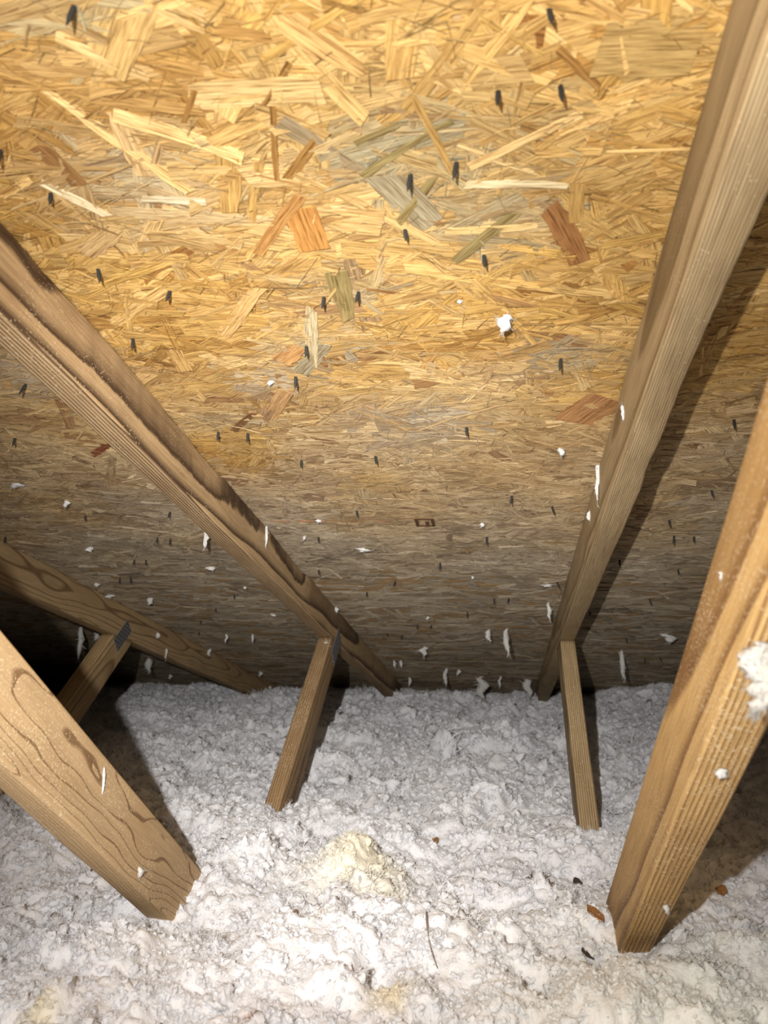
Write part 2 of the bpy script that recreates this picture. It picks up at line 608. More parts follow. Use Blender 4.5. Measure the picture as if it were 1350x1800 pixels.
def strand_part(x, s, L, Wd, ang, drop, tint, parent, thick=.0006):
    V, Q, T, G = strand_arrays(*[np.array([a], float) for a in (x, s, L, Wd, ang, drop)], np.array([tint], float))
    n = len(V)
    V = np.concatenate([V, V + N_R * thick])
    side = []
    ring_ = list(range(0, n, 2)) + list(range(n - 1, 0, -2))
    for a, b in zip(ring_, ring_[1:] + ring_[:1]):
        side.append((a, b, b + n, a + n))
    Q = np.concatenate([Q, np.array(side)])
    return mesh_np('wood_strand', V, Q, M_STRAND, parent, False, {'tint': np.concatenate([T, T]), 'grain': np.concatenate([G, G])})


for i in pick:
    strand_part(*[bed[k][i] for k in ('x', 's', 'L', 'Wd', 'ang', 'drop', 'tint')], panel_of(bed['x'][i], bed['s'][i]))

# strands that stand out in the photograph: ends in pixels, width in pixels, colour
BR, RB, TN, PL, GY, OL = (.31, .165, .045), (.30, .14, .047), (.45, .28, .09), (.76, .53, .23), (.33, .275, .17), (.27, .205, .08)
KEY = [(1035, 85, 1245, 80, 105, (.42, .28, .10)), (983, 82, 1056, 152, 18, BR), (968, 360, 1018, 448, 44, RB), (525, 362, 556, 440, 56, (.45, .22, .06)),
       (450, 445, 530, 335, 24, (.42, .22, .07)), (405, 280, 406, 372, 44, TN), (455, 280, 440, 382, 18, TN), (500, 318, 566, 232, 20, BR),
       (479, 185, 486, 312, 11, BR), (350, 135, 322, 218, 12, BR), (145, 448, 205, 398, 40, (.52, .35, .16)), (675, 305, 768, 398, 56, GY),
       (700, 390, 762, 308, 16, OL), (800, 455, 905, 370, 20, OL), (1016, 315, 1010, 392, 26, TN), (388, 590, 456, 500, 28, (.55, .35, .14)),
       (546, 540, 548, 640, 24, (.52, .43, .26)), (590, 470, 610, 552, 46, OL), (1010, 735, 1072, 695, 52, (.42, .22, .09)), (505, 680, 472, 735, 28, (.48, .29, .13)),
       (163, 798, 192, 778, 12, (.22, .07, .03)), (410, 755, 447, 722, 14, (.20, .10, .04)), (330, 165, 560, 152, 54, (.70, .50, .22)), (200, 192, 440, 276, 22, PL),
       (830, 287, 1052, 182, 15, PL), (492, 22, 640, 122, 52, (.58, .37, .14)), (510, 110, 465, 182, 15, BR), (200, 182, 256, 300, 36, (.62, .43, .2)),
       (282, 250, 270, 298, 16, (.45, .3, .14)), (862, 515, 966, 545, 13, (.42, .24, .09)), (490, 635, 526, 606, 34, (.50, .28, .11)), (524, 658, 572, 606, 32, GY),
       (690, 100, 800, 300, 14, TN), (60, 140, 330, 330, 16, PL), (100, 60, 260, 130, 20, (.6, .42, .18)), (765, 405, 940, 395, 12, PL), (620, 250, 700, 215, 12, OL),
       (640, 300, 790, 210, 15, OL), (815, 318, 1000, 320, 13, (.66, .55, .33)), (360, 350, 250, 345, 14, (.72, .62, .42)), (80, 320, 190, 375, 12, (.78, .66, .42))]
for k, (ax, ay, bx, by, wp, col) in enumerate(KEY):
    a, b = np.array(px_roof(ax, ay)), np.array(px_roof(bx, by))
    c = (a + b) / 2
    dist = np.linalg.norm(roof_pt(*c) - CAM)
    d = b - a
    ip = np.array([bx - ax, by - ay], float)
    ip /= np.linalg.norm(ip)
    mp_ = ((ax + bx) / 2, (ay + by) / 2)
    e1 = np.array(px_roof(mp_[0] - ip[1] * wp / 2, mp_[1] + ip[0] * wp / 2)) - np.array(px_roof(mp_[0] + ip[1] * wp / 2, mp_[1] - ip[0] * wp / 2))
    dn = d / np.linalg.norm(d)
    wid = abs(e1[0] * dn[1] - e1[1] * dn[0])
    strand_part(c[0], c[1], np.linalg.norm(d), wid, math.atan2(d[1], d[0]), .0016 + .0001 * (k % 5), np.array(col) * 1.0, panel_of(*c))

# painted edge and clip at the joint between the boards
xa, s_ = px_roof(310, 913)
xb, _ = px_roof(690, 913)
V, Fc = box_vf(roof_pt((xa + xb) / 2, 1.292, .0008) - C0, ((xb - xa) / 2, 0, 0), D_R * .0016, N_R * .0012)
mesh_obj('painted_edge', V, Fc, M_SEAL, ceiling)['label'] = 'orange painted edge of the strand board'
cx, cs = px_roof(747, 915)
VV, FF = [], []
for dx, ds, hx, hs in ((0, -.017, .017, .0026), (0, .017, .017, .0026), (-.0145, 0, .0028, .017), (.0145, 0, .0028, .017), (.004, .004, .003, .010)):
    V, Fc = box_vf(roof_pt(cx + dx, cs + ds, .0032) - C0, (hx, 0, 0), D_R * hs, N_R * .0012)
    FF += [tuple(i + len(VV) for i in f) for f in Fc]
    VV += V
mesh_obj('panel_clip', VV, FF, M_RUST, ceiling)['label'] = 'rusty metal clip between board edges'

# nails that came through
NAILS = [(132, 8), (876, 158), (985, 150), (803, 283), (722, 305), (965, 15), (851, 447), (2, 262), (90, 338), (172, 470), (234, 594), (46, 675), (27, 768),
         (384, 759), (436, 760), (520, 660), (570, 522), (631, 512), (539, 606), (300, 510), (986, 629), (820, 750), (1290, 736), (970, 889), (237, 983), (257, 983),
         (211, 1016), (230, 1014), (277, 944), (300, 946), (300, 898), (412, 1045), (380, 1068), (352, 1089), (560, 943), (627, 896), (10, 943), (856, 942), (774, 988),
         (695, 1021), (869, 1051), (895, 1051), (822, 1076), (734, 1098), (759, 1098), (681, 1112), (707, 1115), (1176, 912), (1185, 941), (1220, 941), (1089, 983),
         (1192, 1000), (1141, 1052), (1037, 1074), (1101, 1121), (1134, 1157), (1160, 1156), (979, 1023), (660, 800), (530, 808), (712, 400), (900, 870), (645, 1040),
         (860, 1180), (560, 1000), (150, 905), (350, 1110), (1250, 860)]


def nail_mesh():
    V, Fc, k = [], [], 8
    for z, r in ((.003, .0017), (-.0095, .0016), (-.0150, .0003)):
        V += [(r * math.cos(2 * math.pi * i / k), r * math.sin(2 * math.pi * i / k), z) for i in range(k)]
    for j in range(2):
        Fc += [(j * k + i, j * k + (i + 1) % k, (j + 1) * k + (i + 1) % k, (j + 1) * k + i) for i in range(k)]
    Fc.append(tuple(range(2 * k, 3 * k)))
    me = bpy.data.meshes.new('roofing_nail')
    me.from_pydata(V, [], Fc)
    me.materials.append(M_NAIL)
    return me


NAIL = nail_mesh()
for (a, b) in NAILS:
    x, s = px_roof(a, b)
    o = bpy.data.objects.new('roofing_nail', NAIL)
    COL.objects.link(o)
    o.parent = panel_of(x, s)
    P = roof_pt(x, s) - C0
    nz = Vector(N_R) + Vector(rng.normal(0, .12, 3))
    nz.normalize()
    q = Vector((0, 0, 1)).rotation_difference(nz)
    sc_ = rng.uniform(.85, 1.25)
    o.matrix_local = Matrix.Translation(Vector(P)) @ q.to_matrix().to_4x4() @ Matrix.Diagonal((1.15, 1.15, sc_, 1))

# the other slope, behind the photographer
ridge = roof_pt(0, -.22)
dB = np.array([0, -.9701, -.2426])
nB = np.array([0, -.2426, .9701])
V, Fc = box_vf(ridge + np.array([(XL + XR) / 2, 0, 0]) + dB * .62 + nB * TH / 2, ((XR - XL) / 2, 0, 0), dB * .6, nB * TH / 2)
tag(mesh_obj('ceiling_rear', V, Fc, M_OSB), 'roof deck slope behind the ridge', 'ceiling', kind='structure')

# ------------------------------------------------------------------ trusses
CORN = []
for cxs, cys, a0 in ((1, 1, 0), (-1, 1, 90), (-1, -1, 180), (1, -1, 270)):
    for a in (0, 30, 60, 90):
        CORN.append((cxs, cys, math.cos(math.radians(a0 + a)), math.sin(math.radians(a0 + a))))


def member(name, mat, parent, x0, x1, qa, qb, n, d, pl0, pl1, wane=None, seed=0, rad=.0035, step=.012):
    """timber with its length along d; faces at x0, x1 and at offsets qa, qb along n (all rel. camera);
    pl0 / pl1 = (normal, offset) planes that cut its ends"""
    X = np.array([1.0, 0, 0])
    Y = np.cross(d, X)
    sgn = 1 if Y @ n > 0 else -1
    xc, qc = (x0 + x1) / 2, (qa + qb) / 2
    hw, hd = (x1 - x0) / 2, (qb - qa) / 2

    def t_at(pt, pl):
        nn, off = np.asarray(pl[0], float), pl[1]
        return (off - nn @ pt) / (nn @ d)
    c0 = np.array([xc, 0, 0]) + n * qc
    ta = t_at(c0, pl0)
    org = c0 + d * ta                                   # local origin
    L = t_at(c0, pl1) - ta
    ns = max(8, int(L / step))
    V = []
    r2 = np.random.default_rng(seed + 11)
    for i in range(ns + 1):
        tt = i / ns
        for k, (sx, sy, ca, sa) in enumerate(CORN):
            lx, ly = sx * (hw - rad) + ca * rad, sy * (hd - rad) + sa * rad
            zz = tt * L
            nz = vnoise(np.array([zz * 9 + seed * 3.3]), np.array([k // 4 * 7.7]), seed)[0] - .5
            lx += nz * .0012
            ly += (vnoise(np.array([zz * 7 + seed]), np.array([k // 4 * 3.1 + 40]), seed + 3)[0] - .5) * .0016
            if wane and (sx, sy * sgn) in wane:
                am, z_a, z_b = wane[(sx, sy * sgn)]
                env = max(0, min(1, (zz - z_a) / .08)) * max(0, min(1, (z_b - zz) / .08))
                wv = vnoise(np.array([zz * 9 + seed]), np.array([5.5]), seed + 7)[0] * .85 + vnoise(np.array([zz * 90]), np.array([k * .8]), seed + 8)[0] * .15
                lx -= sx * am * wv * env
                ly -= sy * am * wv * env * .8
            pt = org + X * lx + Y * ly
            za, zb = t_at(pt, pl0), t_at(pt, pl1)
            V.append((lx, ly, za + (zb - za) * tt))
    K = len(CORN)
    Fc = []
    for i in range(ns):
        for k in range(K):
            Fc.append((i * K + k, i * K + (k + 1) % K, (i + 1) * K + (k + 1) % K, (i + 1) * K + k))
    Fc.append(tuple(range(K - 1, -1, -1)))
    Fc.append(tuple(ns * K + k for k in range(K)))
    o = mesh_obj(name, V, Fc, mat, parent, True)
    me = o.data
    for p in me.polygons[-2:]:
        p.use_smooth = False
    m4 = Matrix.Identity(4)
    wp = org + CAM - np.array(parent.location)
    for i in range(3):
        m4[i][0], m4[i][1], m4[i][2], m4[i][3] = X[i], Y[i], d[i], wp[i]
    o.matrix_local = m4
    return o


def plate(parent, x, out, centre, along, across, la, lb):
    """pressed toothed connector plate on a side face; out = +1 right face, -1 left face"""
    X = np.array([out, 0, 0.0])
    c = np.array([x, 0, 0]) + centre + CAM - np.array(parent.location)
    V, Fc = box_vf(c + X * .0010, X * .0010, along * la / 2, across * lb / 2)
    o = mesh_obj('gusset_plate', V, Fc, M_PLATE, parent)
    o['label'] = 'galvanised toothed metal connector plate'
    VV, FF = [], []
    na, nb = int(la / .0125), int(lb / .0095)
    for i in range(na):
        for j in range(nb):
            a = (i + .5 - na / 2) * .0125 + (.003 if j % 2 else -.003)
            b = (j + .5 - nb / 2) * .0095
            V, Fc = box_vf(c + X * .0021 + along * a + across * b, X * .0004, along * .0036, across * .0019)
            FF += [tuple(q + len(VV) for q in f) for f in Fc]
            VV += V
    s = mesh_obj('tooth_slots', VV, FF, M_SLOT, o)
    return o


RID = ((0, 1, 0), -.10)
TAIL = ((0, 1, 0), 4.15)
BCT = ((0, 0, 1), -.562)                      # top of the bottom chords
E1, L1 = (.46, .30, .145), (.20, .115, .048)
TR = {
    'Z': dict(x=(-1.0805, -1.0429), top=(.381, .4688), s=(1.2336, 1.3217), l=(.2592, .3482),
              label='shaded roof truss farthest left, metal plate facing the camera at its web joint'),
    'A': dict(x=(-.4735, -.4370), top=(.3857, .4688), s=(1.2315, 1.3204), l=(.2614, .347),
              label='roof truss left of centre whose thick knotty web timber fills the lower left'),
    'B': dict(x=(.1400, .1775), top=(.3865, .4688), s=(1.2117, 1.3001), l=(.266, .350),
              label='roof truss on the right whose straight-grained web timber stands closest to the camera'),
}
MT = {
    ('Z', 'top'): wood_mat('wood_z_top', (.42, .29, .15), (.19, .115, .055), (-.085, -.015), .0042, .004, .010, None, 3, 0, .75, (14, 14, 3.2), 1.5, .7),
    ('Z', 's'): wood_mat('wood_z_short', (.46, .32, .165), (.24, .145, .065), (-.10, .02), .006, .004, .012, None, 5),
    ('Z', 'l'): wood_mat('wood_z_long', E1, L1, (-.10, .02), .006, .004, .012, None, 6),
    ('A', 'top'): wood_mat('wood_a_top', (.50, .345, .185), (.075, .042, .022), (-.42, -.03), .0046, .0009, .003, None, 8, .03, .42),
    ('A', 's'): wood_mat('wood_a_short', (.37, .245, .125), (.19, .11, .05), (-.10, .01), .0045, .003, .008, None, 9, .05),
    ('A', 'l'): wood_mat('wood_a_long', (.52, .36, .195), (.21, .12, .055), (-.075, -.020), .0038, .0062, .010, [(.030, .60, .012, .030), (-.02, .44, .03, .010)], 12, .10, .86, (15, 15, 4.2), 2.0, .45),
    ('B', 'top'): wood_mat('wood_b_top', (.45, .335, .185), (.24, .165, .08), (.40, -.02), .0026, .0008, .002, None, 14, .01, .4),
    ('B', 's'): wood_mat('wood_b_short', (.47, .345, .19), (.21, .14, .07), (.40, -.02), .0042, .0006, .002, None, 15, .02, .4),
    ('B', 'l'): wood_mat('wood_b_long', (.60, .385, .155), (.24, .125, .042), (.26, -.02), .0044, .0016, .004, None, 17, .10, .45),
}
M_BC = wood_mat('wood_bottom', E1, L1, (-.1, .02), .005, .004, .01, None, 21)
TRUSS = {}
for t, P in TR.items():
    x0, x1 = P['x']
    root = tag(empty('roof_truss', (CAM[0] + (x0 + x1) / 2, CAM[1] + 1.34, 0.0)), P['label'], 'truss', 'roof trusses two feet apart')
    TRUSS[t] = root
    wa = {'A': {(1, 1): (.005, .45, 1.9)}, 'B': {(1, -1): (.006, .55, 1.15)}, 'Z': {}}[t]
    member('top_chord', MT[t, 'top'], root, x0, x1, P['top'][0], P['top'][1], N_R, D_R, RID, TAIL, wa, 31 + ord(t))
    member('web', MT[t, 's'], root, x0 + .0006, x1 - .0006, P['s'][0], P['s'][1], N_S, D_S, BCT, (N_R, P['top'][0] - .0008), None, 41 + ord(t))
    member('web', MT[t, 'l'], root, x0, x1, P['l'][0], P['l'][1], N_L, D_L, (N_R, P['top'][0] - .0008), BCT, None, 51 + ord(t), .0045)
    member('bottom_chord', M_BC, root, x0, x1, -.649, -.562, np.array([0, 0, 1.0]), np.array([0, 1.0, 0]), ((0, 1, 0), -.6), TAIL, None, 61, step=.1)
    jc = (P['s'][0] + P['s'][1]) / 2
    A2 = np.array([N_S[1:], N_R[1:]])
    jy = np.linalg.solve(A2, [jc, P['top'][0] - .002])
    jt = np.array([0, *jy])
    if t == 'Z':
        plate(root, x1, 1, jt + N_S * -.012, D_S, N_S, .088, .042)
    elif t == 'A':
        plate(root, x1, 1, jt + N_S * .006 - D_S * .01, D_S, N_S, .10, .050)
    else:
        plate(root, x1, 1, jt, D_S, N_S, .10, .060)

# ------------------------------------------------------------------ loose insulation
YEL = [(*px_z(620, 1500, .26)[:2], .075, .085, (.89, .835, .68), .8), (*px_z(650, 1490, .26)[:2], .045, .05, (.86, .78, .56), .5), (*px_z(700, 1530, .26)[:2], .03, .02, (.80, .66, .34), .6), (*px_z(445, 1774, .24)[:2], .011, .012, (.40, .15, .03), 1.0),
       (*px_z(672, 1783, .25)[:2], .014, .006, (.72, .50, .20), .8), (*px_z(690, 1720, .25)[:2], .022, .03, (.78, .66, .42), .7), (*px_z(530, 1610, .25)[:2], .035, .015, (.74, .62, .45), .6),
       (*px_z(65, 1760, .25)[:2], .02, .02, (.82, .72, .48), .7), (*px_z(1290, 1770, .25)[:2], .22, .2, (.86, .84, .70), .55), (*px_z(665, 1700, .25)[:2], .010, .010, (.45, .26, .10), .8)]
MOUND = [(*px_z(625, 1495, .26)[:2], .085, .034), (*px_z(450, 1480, .26)[:2], .055, .030), (*px_z(820, 1500, .26)[:2], .06, .022), (*px_z(1310, 1640, .26)[:2], .08, .018), (*px_z(1090, 1660, .25)[:2], .07, -.012), (*px_z(1040, 1665, .24)[:2], .035, -.02),
         (*px_z(560, 1680, .25)[:2], .10, .025), (*px_z(120, 1720, .25)[:2], .12, .022), (*px_z(725, 1550, .25)[:2], .032, -.045), (*px_z(655, 1685, .25)[:2], .024, -.050),
         (*px_z(535, 1470, .25)[:2], .028, -.040), (*px_z(940, 1695, .25)[:2], .024, -.055), (*px_z(180, 1600, .25)[:2], .035, -.045), (*px_z(45, 1570, .25)[:2], .035, -.035),
         (*px_z(1030, 1680, .25)[:2], .025, -.018), (*px_z(1180, 1700, .25)[:2], .05, .014), (*px_z(310, 1420, .25)[:2], .04, .015), (*px_z(850, 1780, .25)[:2], .09, .012)]


def ins_base(x, y):
    z = Z_INS + .020 * (fbm(x * 2.2 + 7, y * 2.2 + 3, 101, 3) - .5) * 2
    far = np.clip((y - 1.9) / 1.3, 0, 1)
    z = z + .024 * far + .085 * far * np.clip((x - .25) / .3, 0, 1)
    z = z - .03 * far * np.clip((-x - .9) / .6, 0, 1)
    for mx, my, r, a in MOUND:
        z = z + a * np.exp(-((x - mx) ** 2 + (y - my) ** 2) / (r * r) * (.25 + 1.5 * fbm(x * 18, y * 18, 111, 3)))
    return z


def warp(x, y):
    wx = x + .022 * (fbm(x * 24, y * 24, 201, 3) - .5) + .008 * (fbm(x * 80, y * 80, 205, 2) - .5)
    wy = y + .022 * (fbm(x * 24 + 9, y * 24, 202, 3) - .5) + .008 * (fbm(x * 80 + 9, y * 80, 206, 2) - .5)
    return wx, wy


def billow(x, y, seed, octv=4):
    t, a, q = 0, .5, 0
    for i in range(octv):
        t = t + a * np.abs(2 * vnoise(x * 2.1 ** i, y * 2.1 ** i, seed + i * 13) - 1)
        q += a
        a *= .5
    return t / q


def ins_height(x, y):
    """mounds and clumps as big as a fist and as an egg"""
    wx, wy = warp(x, y)
    wx = wx + .05 * (fbm(x * 7, y * 7, 211, 2) - .5)
    wy = wy + .05 * (fbm(x * 7 + 4, y * 7, 212, 2) - .5)
    z = ins_base(x, y) + .075 * (fbm(wx * 9, wy * 9, 300, 2) - .5) + .022 * bumps(wx * 12, wy * 12, 301) * vnoise(x * 8, y * 8, 307) * 1.6
    z = z + .031 * (billow(wx * 22, wy * 22, 302, 3) - .35)
    return z - .030 + Z_OFF


def ins_small(x, y):
    wx, wy = warp(x, y)
    rough = np.clip((fbm(x * 13, y * 13, 310, 3) - .30) * 2.6, .2, 1)
    return (.010 * (fbm(wx * 70, wy * 70, 303, 3) - .5) + .004 * bumps(wx * 110, wy * 110, 304)) * rough


def ins_tint(x, y):
    n = fbm(x * 9, y * 9, 401, 4)[..., None]
    c = np.array([.74, .735, .755]) * (1 - n) + np.array([.86, .855, .865]) * n
    for sx, sy, rx, ry, col, a in YEL:
        d = ((x - sx) / rx) ** 2 + ((y - sy) / ry) ** 2
        d = d * (.5 + 1.2 * fbm(x * 40, y * 40, 402, 3))
        w = (a * np.exp(-d))[..., None]
        c = c * (1 - w) + np.array(col) * w
    return np.concatenate([c, np.ones(c.shape[:-1] + (1,))], -1)


ys = [.42]
while ys[-1] < 3.95:
    ys.append(ys[-1] + min(.0075, .0032 * max(.8, (ys[-1] / .8)) ** 1.0))
ys = np.array(ys)
NT = 500
tt = np.linspace(-1, 1, NT)
YY = np.repeat(ys[:, None], NT, 1)
XX = (-.05 - .14 * YY) + tt[None] * (.50 + .58 * YY)
P0 = np.stack([XX, YY, ins_height(XX, YY)], -1)
tu, tv = np.gradient(P0, axis=1), np.gradient(P0, axis=0)
NN = np.cross(tu, tv)
NN /= np.linalg.norm(NN, axis=-1, keepdims=True)
PP = P0 + NN * ins_small(XX, YY)[..., None]
PP[..., 2] = np.minimum(PP[..., 2], CAM[2] + (H_ROOF - N_R[1] * PP[..., 1]) / N_R[2] - .004)    # stay under the deck
tu, tv = np.gradient(PP, axis=1), np.gradient(PP, axis=0)
NN = np.cross(tu, tv)
NN /= np.linalg.norm(NN, axis=-1, keepdims=True)
ins = tag(empty('loose_insulation', (0, 1.8, .03)), 'fluffy white loose-fill insulation covering the attic floor', 'insulation', kind='stuff')
IO = np.array(ins.location)
V = PP.reshape(-1, 3) - IO
ny = len(ys)
idx = np.arange(ny * NT).reshape(ny, NT)
Q = np.stack([idx[:-1, :-1], idx[:-1, 1:], idx[1:, 1:], idx[1:, :-1]], -1).reshape(-1, 4)
o = mesh_np('fluff_surface', V, Q, M_FLUFF, ins, True, {'tint': ins_tint(XX, YY).reshape(-1, 4)})
o['kind'] = 'stuff'
# coarse body below and beyond
gx, gy = np.meshgrid(np.linspace(XL, XR, 150), np.linspace(-1.2, 4.1, 130))
gz = ins_height(gx, gy) - .010
infan = (np.abs((gx + .05 + .14 * gy) / (.50 + .58 * gy)) < 1) & (gy > .42)
gz = np.where(infan, gz - .035, gz)
gz = np.minimum(gz, CAM[2] + (H_ROOF - N_R[1] * gy) / N_R[2] - .006)
gz = np.maximum(gz, .004)
idx = np.arange(gx.size).reshape(gx.shape)
Q = np.stack([idx[:-1, :-1], idx[:-1, 1:], idx[1:, 1:], idx[1:, :-1]], -1).reshape(-1, 4)
o = mesh_np('fluff_body', np.stack([gx, gy, gz], -1).reshape(-1, 3) - IO, Q, M_FLUFF, ins, True, {'tint': ins_tint(gx, gy).reshape(-1, 4)})
o['kind'] = 'stuff'


def ribbons(P, Dr, L, wd, curl, seed, seg=4):
    """curly fibres as thin strips: P, Dr (n,3)"""
    r = np.random.default_rng(seed)
    n = len(P)
    pts = [P]
    dcur = Dr / np.linalg.norm(Dr, axis=1, keepdims=True)
    bend = r.normal(0, 1, (n, 3)) * curl[:, None]
    for k in range(seg):
        pts.append(pts[-1] + dcur * (L / seg)[:, None])
        dcur = dcur + bend + r.normal(0, .35, (n, 3))
        dcur /= np.linalg.norm(dcur, axis=1, keepdims=True)
    pts = np.stack(pts, 1)
    side = np.cross(Dr, r.normal(0, 1, (n, 3)))
    side /= np.maximum(1e-6, np.linalg.norm(side, axis=1, keepdims=True))
    tp = np.linspace(1, .35, seg + 1)[None, :, None] * wd[:, None, None] / 2
    V = np.stack([pts - side[:, None] * tp, pts + side[:, None] * tp], 2).reshape(-1, 3)
    b = np.arange(n)[:, None] * (2 * (seg + 1))
    q = [np.stack([b[:, 0] + 2 * k, b[:, 0] + 2 * k + 1, b[:, 0] + 2 * k + 3, b[:, 0] + 2 * k + 2], 1) for k in range(seg)]
    return V, np.concatenate(q)


NF = 150000
pk = rng.integers(0, ny * NT, NF)
Pf, Nf = PP.reshape(-1, 3)[pk], NN.reshape(-1, 3)[pk]
Dr = rng.normal(0, 1, (NF, 3))
Dr = Dr - (Dr * Nf).sum(1, keepdims=True) * Nf
Dr = Dr / np.linalg.norm(Dr, axis=1, keepdims=True) + Nf * rng.uniform(-.05, .75, (NF, 1))
dist = np.linalg.norm(Pf - CAM, axis=1)
V, Q = ribbons(Pf - Nf * .0008, Dr, rng.uniform(.0035, .011, NF) * np.clip(dist, .8, 1.6), rng.uniform(.00025, .0006, NF) * np.clip(dist, .8, 3), rng.uniform(.1, .7, NF), 5, 3)
tn = np.repeat(np.clip(ins_tint(Pf[:, 0], Pf[:, 1]) * 1.03, 0, .95), 8, 0)
o = mesh_np('loose_fibres', V - IO, Q, M_FIBRE, ins, True, {'tint': tn})
o['kind'] = 'stuff'


# flocks: curly lumps of fibre strewn over the clumps (instances of a few shapes)
def ico(sub=2):
    import bmesh
    bm = bmesh.new()
    bmesh.ops.create_icosphere(bm, subdivisions=sub, radius=1.0)
    bm.verts.ensure_lookup_table()
    V = np.array([v.co[:] for v in bm.verts])
    Fq = np.array([[v.index for v in f.verts] for f in bm.faces])
    bm.free()
    return V, Fq


def flock_obj(k):
    r = np.random.default_rng(900 + k)
    V, Fq = ico(3)
    f = np.zeros(len(V))
    for fr, am in ((1.6, .40), (3.4, .26), (7.0, .12)):
        a, b_, c = r.uniform(0, 20, 3)
        f += am * (np.abs(vnoise(V[:, 0] * fr + a, V[:, 1] * fr + b_ + V[:, 2] * fr * .7, k * 7 + int(fr * 10))
                          + vnoise(V[:, 1] * fr + c, V[:, 2] * fr + a - V[:, 0] * fr * .6, k * 7 + 3 + int(fr * 10)) - 1) * 2 - .35)
    sq = r.uniform(.6, 1.3, 3)
    V = V * (.72 + f)[:, None] * sq
    V += .25 * np.sin(V[:, [1, 2, 0]] * 2.3 + r.uniform(0, 6, 3))            # twisted
    nf = 240
    p = r.integers(0, len(V), nf)
    D = V[p] / np.linalg.norm(V[p], axis=1, keepdims=True) * .7 + r.normal(0, .7, (nf, 3))
    V2, Q2 = ribbons(V[p] * .95, D, r.uniform(.35, 1.25, nf), r.uniform(.03, .065, nf), r.uniform(.2, .9, nf), 70 + k, 4)
    tri = np.concatenate([Q2[:, [0, 1, 2]], Q2[:, [0, 2, 3]]]) + len(V)
    o = mesh_np('flock_shape', np.concatenate([V, V2]), np.concatenate([Fq, tri]), M_FLOCK, None, True)
    COL.objects.unlink(o)
    return o


M_FLOCK = fluff_mat('insulation_flock', 0, True)
NK = 6
pts_all = PP.reshape(-1, 3)
nrm_all = NN.reshape(-1, 3)
pk = rng.integers(0, len(pts_all), 120000)
clump = vnoise(pts_all[pk, 0] * 30, pts_all[pk, 1] * 30, 707)
rad = .0029 * np.exp(rng.normal(0, .50, len(pk))) * (.7 + .8 * clump) * np.clip(np.linalg.norm(pts_all[pk] - CAM, axis=1) / 1.1, .85, 2.0)
roofz = CAM[2] + (H_ROOF - N_R[1] * pts_all[pk, 1]) / N_R[2]
ok = (pts_all[pk, 2] < roofz - .012 - rad) & (rng.random(len(pk)) < .38 + .9 * clump)
pk, rad = pk[ok], rad[ok]
for k in range(NK):
    m = np.arange(len(pk)) % NK == k
    me = bpy.data.meshes.new('flocks')
    Pk = pts_all[pk[m]] + nrm_all[pk[m]] * rad[m][:, None] * -.18 - IO
    me.vertices.add(len(Pk))
    me.vertices.foreach_set('co', Pk.astype(np.float32).ravel())
    for nm, dat in (('rot', rng.uniform(0, 6.28, (m.sum(), 3))), ('sca', np.repeat(rad[m][:, None], 3, 1))):
        at = me.attributes.new(nm, 'FLOAT_VECTOR', 'POINT')
        at.data.foreach_set('vector', np.ascontiguousarray(dat, np.float32).ravel())
    at = me.attributes.new('tint', 'FLOAT_COLOR', 'POINT')
    tcol = ins_tint(pts_all[pk[m], 0], pts_all[pk[m], 1])
    at.data.foreach_set('color', np.ascontiguousarray(tcol, np.float32).ravel())
    o = bpy.data.objects.new('flocks', me)
    COL.objects.link(o)
    o.parent = ins
    o['kind'] = 'stuff'
    ng = bpy.data.node_groups.new('strew_flocks', 'GeometryNodeTree')
    ng.interface.new_socket('Geometry', in_out='INPUT', socket_type='NodeSocketGeometry')
    ng.interface.new_socket('Geometry', in_out='OUTPUT', socket_type='NodeSocketGeometry')
    gi, go = ng.nodes.new('NodeGroupInput'), ng.nodes.new('NodeGroupOutput')
    ip = ng.nodes.new('GeometryNodeInstanceOnPoints')
    oi = ng.nodes.new('GeometryNodeObjectInfo')
    oi.inputs['Object'].default_value = flock_obj(k)
    for nm, sock in (('rot', 'Rotation'), ('sca', 'Scale')):
        na = ng.nodes.new('GeometryNodeInputNamedAttribute')
        na.data_type = 'FLOAT_VECTOR'
        na.inputs['Name'].default_value = nm
        out = [q for q in na.outputs if q.enabled and q.name == 'Attribute'][0]
        if nm == 'rot':
            er = ng.nodes.new('FunctionNodeEulerToRotation')
            ng.links.new(out, er.inputs[0])
            out = er.outputs[0]
        ng.links.new(out, ip.inputs[sock])
    ng.links.new(gi.outputs[0], ip.inputs['Points'])
    ng.links.new(oi.outputs['Geometry'], ip.inputs['Instance'])
    ng.links.new(ip.outputs[0], go.inputs[0])
    md = o.modifiers.new('strew', 'NODES')
    md.node_group = ng


